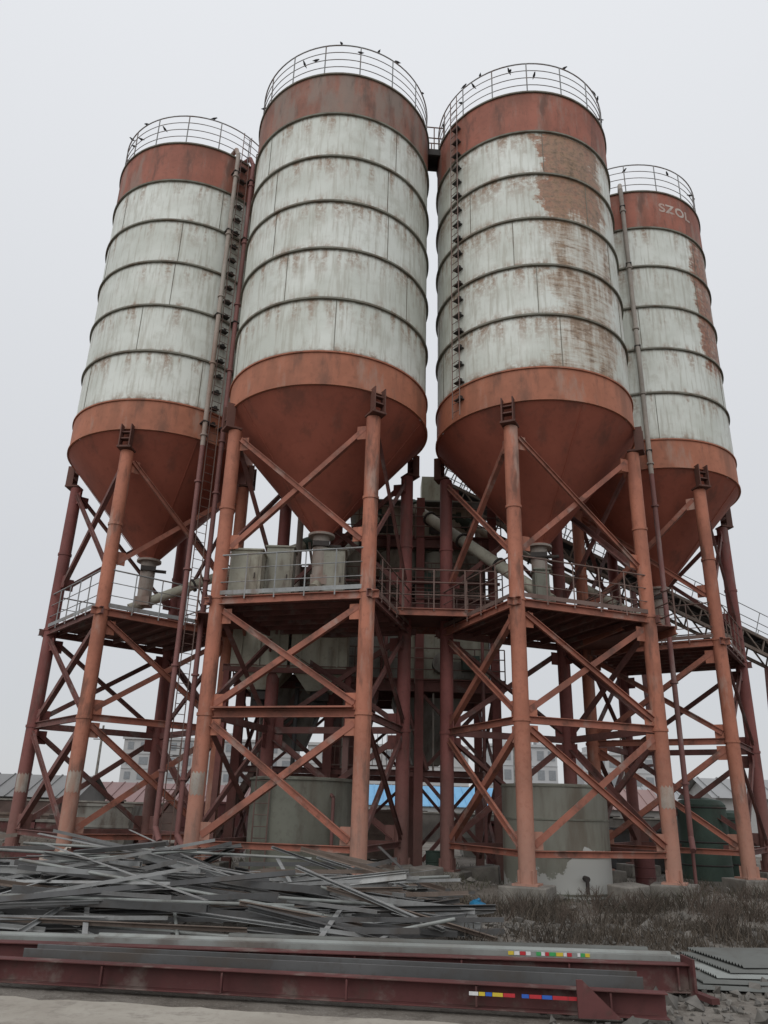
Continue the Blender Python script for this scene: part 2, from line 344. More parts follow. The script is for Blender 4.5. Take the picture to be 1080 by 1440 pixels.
def sw(key,a,r,z):
    X,Y,rz,_,_=SIL[key]; t=rz+R_(a); return V((X+r*math.cos(t),Y+r*math.sin(t),z))
def ctr(key,z): X,Y=SIL[key][:2]; return V((X,Y,z))
for (i,j,lab) in((1,2,'short rooftop catwalk joining the leftmost silo to the nearest silo'),(2,3,'short rooftop catwalk joining the two middle silos'),(3,4,'short rooftop catwalk joining the two right silos')):
    p,q=ctr(i,ZT),ctr(j,ZT); d=(q-p).normalized(); s=d.cross(V((0,0,1)))
    p=p+d*(RS-.15); q=q-d*(RS-.15)
    t=thing('catwalk',lab,'catwalk',p); L=(q-p)
    b=MB(); b.bar(V((0,0,-.1)),L+V((0,0,-.1)),.8,.06)
    for w in(-.38,.38): b.bar(s*w+V((0,0,-.25)),L+s*w+V((0,0,-.25)),.08,.26)
    b.build('walkway_plate',M['dark'],t)
    for w in(-.38,.38):
        b=MB()
        for h in(.5,1.05): b.tube(s*w+V((0,0,h)),L+s*w+V((0,0,h)),.025,6)
        for e in(.02,.5,.98): b.tube(L*e+s*w+V((0,0,-.1)),L*e+s*w+V((0,0,1.05)),.025,6)
        b.build('handrail',M['rail_brown'],t)
def walkway(p,q,w,lab,rails=(-1,1)):
    p=V(p);q=V(q); t=thing('walkway',lab,'walkway',p); L=q-p; s=L.normalized().cross(V((0,0,1)))
    b=MB(); b.bar(V((0,0,-.02)),L+V((0,0,-.02)),w,.03); b.build('deck_plate',M['deckp'],t)
    for k in(-1,1):
        b=MB(); b.sweep(channel(.08,.22,.02),s*k*w/2+V((0,0,-.14)),L+s*k*w/2+V((0,0,-.14))); b.build('side_beam',M['brace'],t)
    for k in rails:
        b=MB()
        for h in(.4,.8,1.2): b.tube(s*k*w/2+V((0,0,h)),L+s*k*w/2+V((0,0,h)),.022,6)
        r=b.build('handrail',M['rail_brown'],t); n=max(2,int(L.length/.9))
        for i in range(n+1):
            b=MB(); c=L*i/n+s*k*w/2; b.bar(c+V((0,0,-.1)),c+V((0,0,1.2)),.045); b.build('post',M['rail_brown'],r)
pA=at(522,858,24.2); pB=at(690,858,24.2); pA.z=pB.z=ZD+.3
walkway(pA,pB,2.6,'railed steel walkway between the decks of the two middle silos')
pA=sw(1,65,3.0,ZD);pB=sw(2,-100,3.0,ZD); walkway(pA,pB,1.4,'narrow railed walkway between the leftmost and nearest silo decks')
pA=sw(3,95,3.2,ZD);pB=sw(4,-60,3.2,ZD); walkway(pA,pB,1.8,'railed walkway between the decks of the two right silos')

# ---------------------------------------------------------------- central mixing plant
pl=thing('mixing_plant','dark steel mixing tower with cream hoppers behind the two middle silos','plant',(0,30,0))
cols=[(x,y) for x in(-4.8,-1.7,1.4,4.1) for y in(-2.6,2.6)]
for x,y in cols:
    b=MB(); b.sweep(ibeam(.3,.3,.03),(x,y,0),(x,y,13.2 if x>-4 else 9)); b.build('column',M['leg_shaded'],pl)
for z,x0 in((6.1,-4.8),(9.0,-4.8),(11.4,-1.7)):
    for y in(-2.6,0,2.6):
        b=MB(); b.sweep(ibeam(.2,.36,.03),(x0-.3,y-.0,z),(4.4,y,z)); b.build('floor_beam',M['brace_shaded'],pl)
    b=MB(); b.box(((x0+4.1)/2,0,z+.22),(4.1-x0+.6,5.6,.05)); b.build('floor_plate',M['deckp'],pl)
for x in(-4.8,4.1):
    for z0,z1 in((.4,3),(3,6),(6.2,8.9)):
        for f in((z0,z1),(z1,z0)):
            b=MB(); b.sweep(angle(.12,.02),(x+(.03 if f[0]<f[1] else -.03),-2.5,f[0]),(x+(.03 if f[0]<f[1] else -.03),2.5,f[1])); b.build('cross_brace',M['brace_shaded'],pl)
for y in(-2.6,2.6):
    for x0,x1 in((-4.8,-1.7),(-1.7,1.4),(1.4,4.1)):
        for z0,z1 in((.5,3.1),(3.3,5.8)):
            if y<0 and x0==-1.7: continue
            for f in((z0,z1),(z1,z0)):
                b=MB(); dy=.04 if f[0]<f[1] else -.04; b.sweep(angle(.12,.02),(x0+.15,y+dy,f[0]),(x1-.15,y+dy,f[1])); b.build('cross_brace',M['brace_shaded'],pl)
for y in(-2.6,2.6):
    b=MB(); b.sweep(channel(.1,.2,.02),(-4.65,y,3.2),(3.95,y,3.2)); b.build('tie_beam',M['brace_shaded'],pl)
def taper(b,cx,cy,z0,z1,w0,d0,w1,d1):
    vs=[V((cx+s*w/2,cy+t*d/2,z)) for z,w,d in((z0,w0,d0),(z1,w1,d1)) for s,t in((-1,-1),(1,-1),(1,1),(-1,1))]
    b.add(vs,[(3,2,1,0),(4,5,6,7),(0,1,5,4),(1,2,6,5),(2,3,7,6),(3,0,4,7)])
for cx in(-3.95,-2.0):
    b=MB(); taper(b,cx,-3.9,5.6,6.3,.8,.8,1.85,1.8); b.box((cx,-3.9,7.3),(1.85,1.8,2.0))
    for k in(-.6,0,.6): b.box((cx+k,-4.83,7.3),(.05,.06,2.0))
    b.box((cx,-3.9,8.32),(1.95,1.95,.06)); b.build('weigh_hopper',M['cream'],pl)
    b=MB(); b.tube((cx,-3.9,5.0),(cx,-3.9,5.6),.3,14); b.box((cx+.1,-4.3,5.4),(.5,.25,.25)); b.build('discharge_gate',M['dark'],pl)
for y in(-3.0,-4.8):
    b=MB(); b.sweep(channel(.1,.24,.02),(-5.1,y,6.2),(-.9,y,6.2)); b.build('hopper_beam',M['brace_shaded'],pl)
for x in(-4.95,-1.0):
    b=MB(); b.sweep(ibeam(.18,.18,.02),(x,-4.8,0),(x,-4.8,6.1)); b.build('hopper_post',M['leg_shaded'],pl)
b=MB(); b.box((2.4,-1.2,7.35),(3.0,2.4,2.0)); 
for k in(-1.2,-.4,.4,1.2): b.box((2.4+k,-2.43,7.35),(.07,.06,2.0))
b.box((2.4,-1.2,6.34),(3.3,2.7,.1)); b.build('mixer_housing',M['cream'],pl)
b=MB(); b.tube((-1.4,-1.6,7.3),(.8,-1.6,7.3),.95,24); b.box((-.3,-1.6,6.6),(2.3,1.7,.6)); b.build('mixer_drum',M['grey_steel'],pl)
b=MB(); b.tube((2.2,-2.9,6.9),(2.2,-2.45,6.9),.35,16); b.build('drive_motor',M['grey_steel'],pl)
b=MB(); b.box((3.2,-2.75,6.9),(.6,.5,.5)); b.build('gearbox',M['green'],pl)
b=MB(); taper(b,-3.0,-1.5,3.9,5.9,.8,.8,2.2,2.2); b.build('discharge_chute',M['grey_steel'],pl)
b=MB(); taper(b,1.8,0,3.6,5.9,1.0,1.0,2.6,2.4); b.build('discharge_chute',M['grey_steel'],pl)
b=MB(); taper(b,-1.0,-1.6,3.2,5.9,.9,.9,2.0,1.9); b.build('discharge_chute',M['brace_shaded'],pl)
for cx,r in((-.9,.55),(.6,.7),(2.1,.55)):
    b=MB(); b.lathe([(.12,9.4),(r,10.1),(r,11.1),(r*.9,11.15),(0,11.15)],24,(cx,-2.0,0)); b.build('weigh_vessel',M['dingy'],pl)
b=MB(); b.box((3.2,-1.8,10.2),(1.3,1.2,1.7)); taper(b,3.2,-1.8,9.25,9.35,1.0,.9,1.3,1.2); b.build('dust_filter',M['dingy'],pl)
b=MB(); b.box((.9,2.55,7.7),(6.2,.05,2.4)); b.build('rear_cladding',M['galv_brown'],pl)
b=MB(); b.box((.9,2.55,10.4),(6.0,.05,1.8)); b.build('rear_cladding',M['grey_steel'],pl)
for x,z,w_,h_ in((-.2,10.2,1.6,1.7),(1.9,7.1,.1,.1)):
    pass
rp=random.Random(31)
for i in range(16):
    x=rp.uniform(-4.6,3.9); z=rp.choice([6.4,9.3]); w_=rp.uniform(.35,.9); h_=rp.uniform(.4,1.3); y=rp.uniform(-2.5,-.4)
    b=MB(); b.box((x,y,z+h_/2),(w_,rp.uniform(.3,.8),h_)); b.box((x,y-.02,z+h_+.02),(w_+.06,.5,.05)); b.build('equipment_box',M[rp.choice(['dingy','grey_steel','galv_dark','green','brace_shaded'])],pl)
for i in range(22):
    x=rp.uniform(-4.6,4.0); y=rp.uniform(-3.2,-.5); z0=rp.choice([3.3,6.3,9.2]); z1=z0+rp.uniform(1.5,3.4); dx=rp.choice([0,0,0,rp.uniform(-2,2)])
    b=MB(); b.tube((x,y,z0),(max(-4.7,min(4.1,x+dx)),y,min(z1,11.3)),rp.choice([.035,.05,.08]),8); b.build('pipe_run',M[rp.choice(['pipe_red','pipe','brace_shaded','galv_dark'])],pl)
for x0,x1,z0,z1 in((-4.7,-1.8,9.3,10.3),(1.5,4.0,9.3,10.6),(-1.6,1.3,3.4,4.6)):
    b=MB(); n=int((x1-x0)/.16)
    for k in range(n+1): b.bar((x0+.16*k,-2.72,z0),(x0+.16*k,-2.72,z1),.02)
    for z in(z0,(z0+z1)/2,z1): b.bar((x0,-2.72,z),(x1,-2.72,z),.04)
    b.build('grille_panel',M['rail_brown'],pl)
for p_,q_,r in(((-4.4,-2.2,9.3),(-1.2,-2.3,11.2),.13),((-1.9,-2.9,9.8),(4.3,-2.9,9.8),.06),((.2,-2.95,6.3),(.2,-2.95,11.6),.07),((3.6,-3.0,1.0),(3.6,-3.0,11.4),.06),((-3.1,-3.0,9.2),(-3.1,-3.0,12.3),.12),((-3.1,-3.0,12.3),(-.9,-2.4,12.9),.12)):
    b=MB(); b.tube(p_,q_,r,10); b.build('duct_pipe',M['pipe'] if r>.1 else M['pipe_red'],pl)
b=MB(); b.box((-4.0,-2.2,9.9),(1.1,.9,1.2)); b.box((-4.0,-2.2,10.55),(1.2,1.0,.06)); b.build('control_box',M['dingy'],pl)
b=MB(); b.box((-2.6,-2.3,9.8),(.9,.8,1.0)); b.build('control_box',M['tank'],pl)
b=MB(); b.box((1.2,.4,12.5),(4.6,3.6,2.0))
for k in range(24): b.box((-1.0+k*.19,-1.42,12.5),(.08,.05,2.0))
hs=b.build('upper_housing',M['cream'],pl)
b=MB(); x0,x1=-1.4,3.8
b.add([(x0,-1.9,13.45),(x1,-1.9,13.45),(x1,.4,14.3),(x0,.4,14.3),(x1,2.7,13.45),(x0,2.7,13.45),(x0,-1.9,13.39),(x1,-1.9,13.39),(x1,2.7,13.39),(x0,2.7,13.39)],[(0,1,2,3),(3,2,4,5),(6,9,8,7),(0,3,5,9,6),(1,7,8,4,2),(0,6,7,1),(5,4,8,9)])
b.build('roof',M['sheet'],hs)
for x_ in(0,2.2): b=MB(); b.box((x_,-1.44,12.6),(.8,.05,.8)); b.build('window',M['dark'],hs)
for z,x0 in((6.25,-5.1),(9.2,-5.1),(11.6,-2.0)):
    b=MB()
    yy=-2.85
    for h in(.4,.8,1.15): b.tube((x0,yy,z+h),(4.4,yy,z+h),.022,6)
    n=int((4.4-x0)/1.0)
    for i in range(n+1): b.bar((x0+(4.4-x0)*i/n,yy,z-.1),(x0+(4.4-x0)*i/n,yy,z+1.15),.04)
    b.build('railing',M['rail_brown'],pl)
b=MB()
for s in(-.35,.35):
    b.bar((-5.8,s,.1),(-2.6,s+.0,6.2),.05,.2)
for i in range(24): 
    f=i/24; b.box((-5.8+3.2*f,0,.25+6.0*f),(.22,.7,.03))
b.build('stair',M['rail_brown'],pl).location=(0,-2.2,0)

def screw(p,q,lab,r=.17):
    p=V(p);q=V(q); t=thing('screw_conveyor',lab,'conveyor',p,0,'tubular screw conveyors feeding the mixing tower'); L=q-p; d=L.normalized()
    b=MB(); b.tube(-d*.5,L,r,16); n=int(L.length/2)
    b.build('tube',M['cream'],t)
    for i in range(1,n+1):
        c=L*i/(n+.5); b=MB(); b.tube(c-d*.03,c+d*.03,r+.07,16); b.build('flange',M['dark'],t)
    b=MB(); b.tube(V((0,0,.1)),V((0,0,.55)),.24,16); b.box((0,0,.05),(.5,.5,.3)); b.build('inlet_box',M['pipe'],t)
    b=MB(); b.tube(L,L+d*.25,r+.1,16); b.tube(L+d*.25,L+d*.8,r*.9,16); b.box(L+d*.5+V((0,0,.2)),(.2,.2,.18)); b.build('drive_motor',M['green'],t)
    b=MB(); b.tube(L-d*.4,L-d*.4-V((0,0,.9)),.14,12); b.build('discharge_spout',M['pipe'],t)
screw(ctr(1,ZA-1.5),(-3.1,28.6,11.6),'long cream tube conveyor rising from the leftmost silo outlet')
screw(ctr(2,ZA-1.5),(-.3,28.2,12.6),'short steep cream tube conveyor behind the nearest silo outlet')
screw(ctr(3,ZA-1.5),(1.2,27.9,13.0),'cream tube conveyor slanting up left from the rusty patched silo outlet',.21)
screw(ctr(4,ZA-1.5),(3.4,28.6,12.6),'long cream tube conveyor rising from the rightmost silo outlet')
p=V((2.4,31.6,15.6)); q=p+V((24.6,5.9,-9.6))*1.3; L=q-p; d=L.normalized(); s=d.cross(V((0,0,1))).normalized(); u=s.cross(d)
bc=thing('belt_conveyor','long inclined belt conveyor on a lattice truss descending to the right behind the rightmost silo','conveyor',p)
for w in(-.55,.55):
    b=MB()
    for h in(0,-.7): b.bar(s*w+u*h,L+s*w+u*h,.1,.14)
    n=32
    for i in range(n):
        a=L*i/n; c=L*(i+1)/n; b.bar(a+s*w,c+s*w-u*.7,.06); b.bar(a+s*w,a+s*w-u*.7,.06)
    b.build('truss_side',M['galv_brown'],bc)
b=MB(); b.bar(u*.12,L+u*.12,.9,.03); b.build('belt',M['dark'],bc)
b=MB(); b.bar(-u*.3,L-u*.3,.9,.02); b.build('return_belt',M['dark'],bc)
for i in range(36): c=L*i/36+u*.06; b=MB(); b.tube(c-s*.5,c+s*.5,.05,8); b.build('roller',M['galv_dark'],bc)
for i in range(16):
    c=L*(i*.5/35); b=MB(); pr=None
    for k in range(9):
        g=math.pi*k/8; e=c+s*.6*math.cos(g)+u*(.1+1.0*math.sin(g))
        if pr is not None: b.tube(pr,e,.03,5)
        pr=e
    b.build('cover_hoop',M['rail'],bc)
for w in(-.75,.75):
    b=MB()
    for h in(.5,1.0): b.tube(s*w+u*h*1.0,L+s*w+u*h,.02,5)
    for i in range(32): c=L*i/31+s*w; b.tube(c-u*.1,c+u*1.0,.02,5)
    b.build('handrail',M['rail'],bc)
for f in(.28,.5,.7,.88):
    b=MB(); c=L*f-u*.7; g=-(p.z+c.z)
    for w in(-1,1):
        b.bar(c+s*w*.5,V((c.x,c.y,-p.z))+s*w*1.2,.16)
    for h in(.3,.65): b.bar(c+V((0,0,g*h))-s*(.5+.7*h),c+V((0,0,g*h))+s*(.5+.7*h),.1)
    b.build('trestle',M['brace_shaded'],bc)
b=MB(); b.tube(-s*.5,s*.5,.35,16); b.box(-u*.5,(1.2,1.2,1.2)); b.build('head_chute',M['cream'],bc)

def cabinet(x0,x1,y0,Y,lab,dep=.7,mat='dingy'):
    a=at(x0,y0,Y); c=at(x1,y0,Y); w=c.x-a.x; h=a.z-(ZD+.04)
    t=thing('equipment_cabinet',lab,'cabinet',((a.x+c.x)/2,Y+dep/2,ZD+.04))
    b=MB(); b.box((0,0,h/2+.05),(w,dep,h-.1)); b.box((0,0,h),(w+.1,dep+.1,.06)); b.box((0,0,.03),(w-.1,dep-.1,.06)); b.build('casing',M[mat],t,.015)
    b=MB(); b.box((0,-dep/2-.012,h*.52),(w*.8,.02,h*.75)); dr=b.build('door',M[mat],t,.008)
    b=MB(); b.box((w*.3,-dep/2-.04,h*.5),(.03,.04,.16)); b.build('handle',M['dark'],dr)
cabinet(326,370,772,21.8,'cream cabinet at the left end of the nearest silo deck',mat='cream')
cabinet(376,414,768,22.5,'smaller cream cabinet, second from left on the nearest silo deck')
cabinet(456,486,772,22.6,'cream cabinet near the right leg on the nearest silo deck')
cabinet(752,772,800,22.5,'narrow cabinet standing on the rusty patched silo deck',.5,'tank')

# ---------------------------------------------------------------- tanks below
t=thing('water_tank','plain olive grey round tank with a side ladder under the nearest silo','tank',(-2.2,24.5,0))
b=MB(); b.lathe([(1.54,.2),(1.54,2.8),(1.48,2.84),(0,2.86)],56); b.build('tank_body',M['tank'],t)
for z in(.24,2.78): b=MB(); b.lathe([(1.54,z-.03),(1.59,z-.03),(1.59,z+.03),(1.54,z+.03)],56); b.build('hoop',M['tank'],t)
b=MB()
for s_ in(-.2,.2): b.bar((-1.0+s_,-1.42,.1),(-1.0+s_,-1.42,3.1),.04)
for i in range(9): b.tube((-1.2,-1.42,.3+.3*i),(-.8,-1.42,.3+.3*i),.012,5)
b.build('ladder',M['rail_brown'],t); b=MB(); b.lathe([(1.66,0),(1.66,.2),(0,.2)],40); b.build('plinth',M['concrete'],t)
b=MB(); b.tube((1.0,-1.35,2.3),(1.0,-1.35,.3),.05); b.tube((1.0,-1.35,2.3),(.8,-1.0,2.5),.05); b.build('drain_pipe',M['pipe_red'],t)
t=thing('round_tank','olive grey round steel tank with peeling white base under the rusty patched silo','tank',(5.05,23.3,0))
tk=NT('round_tank_paint',.6); sx=tk.n('ShaderNodeSeparateXYZ'); tk.put(sx.inputs[0],tk.co); n=tk.noise(.9,det=7,rough=.65); n2=tk.noise(2,sc=(1,1,.2))
cc=tk.mix(tk.mapr(n2,.4,.7),(.23,.23,.19),(.15,.13,.10)); mk=tk.math('ADD',tk.mapr(sx.outputs[2],1.9,.1),tk.math('MULTIPLY',n,1.3)); mk=tk.math('ADD',mk,tk.mapr(sx.outputs[0],-.6,.6,-.25,.12))
cc=tk.mix(tk.mapr(mk,1.22,1.25),cc,(.46,.46,.43)); tkm=tk.done(cc,n,.15)
b=MB(); b.lathe([(1.46,0.0),(1.46,2.8),(1.4,2.8),(1.4,2.72),(.0,2.72)],48); b.build('tank_body',tkm,t)
for z in(.1,1.0,1.9,2.74): b=MB(); b.lathe([(1.46,z-.02),(1.485,z-.02),(1.485,z+.02),(1.46,z+.02)],48); b.build('hoop',M['tank'],t)
b=MB(); b.tube((.4,-1.38,.5),(.4,-1.7,.5),.07); b.tube((.4,-1.65,.5),(.4,-1.65,.15),.05); b.build('drain_pipe',M['dark'],t)
for i,(x,Y,r,h,lab) in enumerate(((990,30,.85,2.5,'dark green upright drum tank left of its twin by the right silo legs'),(1030,31.2,.7,2.1,'smaller dark green drum tank by the right silo legs'))):
    c=at(x,1180,Y); t=thing('drum_tank',lab,'tank',(c.x,Y,0)); b=MB(); b.lathe([(0,0.02),(r,.02),(r,h),(r*.85,h+.15),(.2,h+.25),(0,h+.25)],32); b.build('drum',M['green'],t)
    for z in(.5,h*.5,h-.1): b=MB(); b.hoop(r,z,.03,32); b.build('hoop',M['dark'],t)

# ---------------------------------------------------------------- ground
def hgt(x,y):
    if y<11.6: return -.0
    k=min(1,(y-11.6)/3)
    m=0
    for mx_,my_,mr_,mh in((-9.5,21.5,3.5,.55),(1.5,23,2.5,.35),(9,20,2.5,.3),(-14,30,5,.9)):
        m+=mh*math.exp(-((x-mx_)**2+(y-my_)**2*2)/mr_**2)
    return k*(.12*noise.noise(V((x*.35,y*.35,0)))+.05*noise.noise(V((x*1.7,y*1.7,3)))+m*(1+.5*noise.noise(V((x*1.1,y*1.1,7)))))
xs=[-1500,-600,-250,-120,-60,-40]+[-30+.4*i for i in range(151)]+[40,60,120,250,600,1500]
ys=[-60,-10,0,5]+[8+.35*i for i in range(92)]+[42,46,52,60,80,120,200,400,900,2500]
vs=[(x,y,hgt(x,y) if abs(x)<31 and y<41 else 0) for y in ys for x in xs]; nx=len(xs)
fs=[(j*nx+i,j*nx+i+1,(j+1)*nx+i+1,(j+1)*nx+i) for j in range(len(ys)-1) for i in range(nx-1)]
b=MB(); b.add(vs,fs,True)
g=NT('dirt_ground',.95); n1=g.noise(.35,det=8); n2=g.noise(3,det=8,rough=.7); n3=g.noise(22,det=4)
c=g.mix(g.mapr(n1,.35,.65),(.125,.105,.085),(.21,.19,.165)); c=g.mix(g.mapr(n2,.45,.7),c,(.075,.062,.05)); c=g.mix(g.math('MULTIPLY',g.mapr(n3,.55,.7),.6),c,(.28,.26,.23))
b.build('ground',g.done(c,g.math('ADD',n2,n3),.6,.05))['kind']='structure'
edge=[(2.6,-4),(2.5,6),(2.2,8.5),(1.6,8.85),(0,9.05),(-2,9.3),(-5,9.65),(-9,10.0),(-32,10.6)]
b=MB(); ev=[]
for i in range(len(edge)-1):
    a,c_=edge[i],edge[i+1]
    for k in range(10):
        f=k/10; ev.append((a[0]+(c_[0]-a[0])*f+.12*noise.noise(V((i*10+k,.5,0))*.7),a[1]+(c_[1]-a[1])*f+.12*noise.noise(V((i*10+k,7.5,0))*.7)))
ev.append(edge[-1]); ev.append((-32,-4))
n=len(ev); b.add([(x,y,.05) for x,y in ev]+[(x,y,-.02) for x,y in ev],[tuple(range(n))]+[(i,i+n,(i+1)%n+n,(i+1)%n) for i in range(n)])
g=NT('apron_concrete',.9); n1=g.noise(.8,det=8); n2=g.noise(9,det=6); n3=g.noise(2.5,det=8,rough=.7)
c=g.mix(g.mapr(n1,.35,.7),(.38,.35,.30),(.28,.25,.21)); c=g.mix(g.math('MULTIPLY',g.mapr(n2,.5,.7),.5),c,(.22,.195,.165)); c=g.mix(g.math('MULTIPLY',g.mapr(n3,.52,.68),.6),c,(.19,.165,.14))
b.build('concrete_apron',g.done(c,n2,.3,.02))['kind']='structure'

# ---------------------------------------------------------------- red girders in front
def girder(p,q,w,h,prof,lab,mat,z=.06,stiff=None,name='steel_girder'):
    p=V((p[0],p[1],z));q=V((q[0],q[1],z)); t=thing(name,lab,'girder',p); L=q-p; d=L.normalized(); s=d.cross(V((0,0,1)))
    b=MB(); b.sweep(prof,V((0,0,h/2)),L+V((0,0,h/2))); b.build('beam',M[mat],t,.004)
    if stiff:
        n=int(L.length/stiff)
        for i in range(n+1):
            c=d*(i*stiff+.2); 
            if c.length<L.length: b=MB(); b.box(c+s*(w*.36)+V((0,0,h/2)),(.02,w*.34,h*.8),Matrix.Rotation(math.atan2(d.y,d.x),3,'Z')); b.build('stiffener',M[mat],t)
    return t,L,d,s
def tape(t,L,s,o,z,h,x0,x1,px,cols,seg=.1):
    d=L.normalized(); x=x0; i=0
    while x<x1:
        w=seg*random.uniform(.6,1.7); k=(x-px)/d.x
        b=MB(); b.bar(d*k+s*o+V((0,0,z)),d*(k+min(w,.3)/d.x)+s*o+V((0,0,z)),.006,h); b.build('reflective_strip',M[random.choice(cols)],t); x+=w+ (.006 if random.random()<.7 else .07); i+=1
cols=['t_red','t_yellow','t_white','t_blue','t_red','t_white','t_white','t_green']
t,L,d,s=girder((-7.4,10.62),(3.1,9.32),.16,.24,channel(.16,.24,.014),'frontmost dark red channel girder with a coloured reflective strip near its right end','girder',stiff=1.4)
tape(t,L,s,.085,.15,.035,1.06,2.1,-7.4,cols)
t,L,d,s=girder((-4.1,10.58),(3.0,9.86),.34,.2,[(-.17,-.1),(.17,-.1),(.17,.1),(.15,.1),(.15,-.08),(-.15,-.08),(-.15,.1),(-.17,.1)],'long dark grey steel trough lying between the two red girders','galv_dark',z=.17,name='steel_trough')
b=MB()
for f in(.05,.5,.95): b.box(L*f+V((0,0,-.055)),(.12,.34,.11))
b.build('timber_block',M['galv_brown'],t)
AY=lambda x:11.05+(x+8.2)*(-.03)
t,L,d,s=girder((-8.2,AY(-8.2)),(3.85,AY(3.85)),.2,.30,ibeam(.2,.30,.016),'long dark red I-section girder with stiffeners behind the grey trough','girder',stiff=1.3)
b=MB(); e=L; b.box(e+V((0,0,.18)),(.03,.4,.38)); b.bar(e+V((0,0,.0)),e+V((.1,-.5,.0)),.1,.06); b.build('end_plate',M['girder'],t)
for i,(x0,x1,dy,w,z,lab,m) in enumerate(((-3.5,3.75,.30,.36,.415,'broad grey folded steel sheet lying along the back red girder','sheet'),(-1.9,3.6,.72,.3,.40,'narrower grey folded sheet lying behind the broad one','sheet_dark'),(-7.5,-.6,1.1,.3,.28,'grey steel sheet strip lying left behind the red girders','sheet'),(1.2,7.5,1.5,.34,.14,'thin flat grey sheet on the ground right of the scrap heap','sheet_dark'),(2.2,8.2,2.0,.34,.12,'thin pale sheet on the ground at the right edge behind the others','sheet'))):
    p=V((x0,AY(x0)+dy,z)); q=V((x1,AY(x1)+dy+(.25 if i>2 else 0),z)); o=thing('steel_sheet',lab,'sheet',p); L2=q-p
    b=MB(); b.sweep([(-w/2,-.06),(-w/2+.006,-.06),(-w/2+.006,-.006),(-.04,-.006),(-.02,.02),(.02,.02),(.04,-.006),(w/2-.006,-.006),(w/2-.006,-.06),(w/2,-.06),(w/2,0),(.045,0),(.022,.028),(-.022,.028),(-.045,0),(-w/2,0)],V((0,0,0)),L2); b.build('folded_sheet',M[m],o)
    for f in(.06,.35,.65,.94):
        b=MB(); c=L2*f; top=-.007; bot=-p.z
        b.box((c.x,c.y+(.1 if i==0 else 0),(top+bot)/2),(.12,w*.3,top-bot)); b.build('timber_block',M['galv_brown'],o)
    if i==0: tape(o,L2,L2.normalized().cross(V((0,0,1))),w/2+.006,-.02,.04,1.7,2.72,x0,cols,.05)
o=MB(); o.add([(0,0,0),(.44,-.02,0),(.06,.02,.34),(.0,.02,.34),(0,.03,0),(.44,.01,0),(.06,.05,.34),(0,.05,.34)],[(0,1,2,3),(7,6,5,4),(0,4,5,1),(1,5,6,2),(2,6,7,3),(3,7,4,0)])
o=o.build('gusset_plate',M['girder']); o.location=(2.15,9.24,.06); tag(o,'dark red triangular steel plate leaning against the front girder','plate')
for i,(lab) in enumerate(['lowest corrugated metal sheet of the stack at the right edge','second corrugated metal sheet from the bottom of the right stack','third corrugated metal sheet of the right stack','fourth corrugated metal sheet of the right stack, below the topmost','topmost dull corrugated sheet of the right stack']):
    b=MB(); n=20; w=.1; vs=[]
    for k in range(n*2+1):
        x=k*w/2; z=.032*(k%2)
        vs+= [(x,0,z),(x,1.1,z)]
    fs=[(2*k,2*k+2,2*k+3,2*k+1) for k in range(n*2)]
    vs2=[V((a,c_,z)) for a,c_,z in vs]
    # flutes run lengthwise: swap so the long side (5 m) follows the flutes
    vs2=[V((v.y*4.6,v.x*.75,v.z)) for v in vs2]
    b.add(vs2,[f[::-1] for f in fs]); b.add([v-V((0,0,.003)) for v in vs2],fs)
    o=b.build('corrugated_sheet',M[('sheet_dark','sheet_dark','sheet','sheet_dark','sheet_dark')[i]]); o.location=(3.95+.22*i,11.0+.10*i,.04+.045*i); o.rotation_euler=(R_(-.5),0,R_(-6+i*3.2))
    tag(o,lab,'sheet','corrugated sheets stacked at right')

# ---------------------------------------------------------------- scrap heap
kinds=[('steel_channel',channel(.085,.05,.008),'galv','pale grey galvanised steel channel lying in the scrap heap'),
       ('steel_angle',angle(.055,.008),'galv','pale grey steel angle bar lying in the scrap heap'),
       ('steel_tube',[(-.03,-.04),(.03,-.04),(.03,.04),(-.03,.04)],'galv_dark','dull dark box tube lying in the scrap heap'),
       ('steel_channel',channel(.11,.08,.01),'galv_dark','dull dark steel channel lying in the scrap heap'),
       ('steel_strip',[(-.04,-.004),(.04,-.004),(.04,.004),(-.04,.004)],'galv','flat pale steel strip lying in the scrap heap'),
       ('rusty_bar',angle(.07,.008),'galv_brown','brown rusty angle bar lying in the scrap heap'),
       ('steel_beam',ibeam(.09,.12,.012),'galv','pale grey I-section beam lying in the scrap heap'),
       ('round_pipe',[(.028*math.cos(a),.028*math.sin(a)) for a in[math.pi*i/5 for i in range(10)]],'sheet','thin grey round pipe lying in the scrap heap')]
meshes={}
rnd=random.Random(12)
def scrap(kind,c,L,yaw,pitch,roll,label=None):
    nm,prof,m,lab=kinds[kind]; Lq=round(L*2)/2
    if (kind,Lq) not in meshes:
        b=MB(); b.sweep(prof,(-Lq/2,0,0),(Lq/2,0,0)); o=b.build(nm,M[m]); meshes[(kind,Lq)]=o.data
    else:
        o=bpy.data.objects.new(nm,meshes[(kind,Lq)]); C.objects.link(o)
    o.location=c; o.rotation_euler=(R_(roll),R_(pitch),R_(yaw))
    tag(o,label or lab,'steel bar' if not label else 'beam',None if label else 'grey steel offcuts in the scrap heap: '+lab)
    return o
def heap(x,y):
    a=max(0,1-((y-16.2)/3.5)**2); 
    e=1 if x<-2.0 else max(0,1-((x+2.0)/4.2)**2)
    return 1.1*a*e*(.85+.22*math.sin(x*1.3+1))
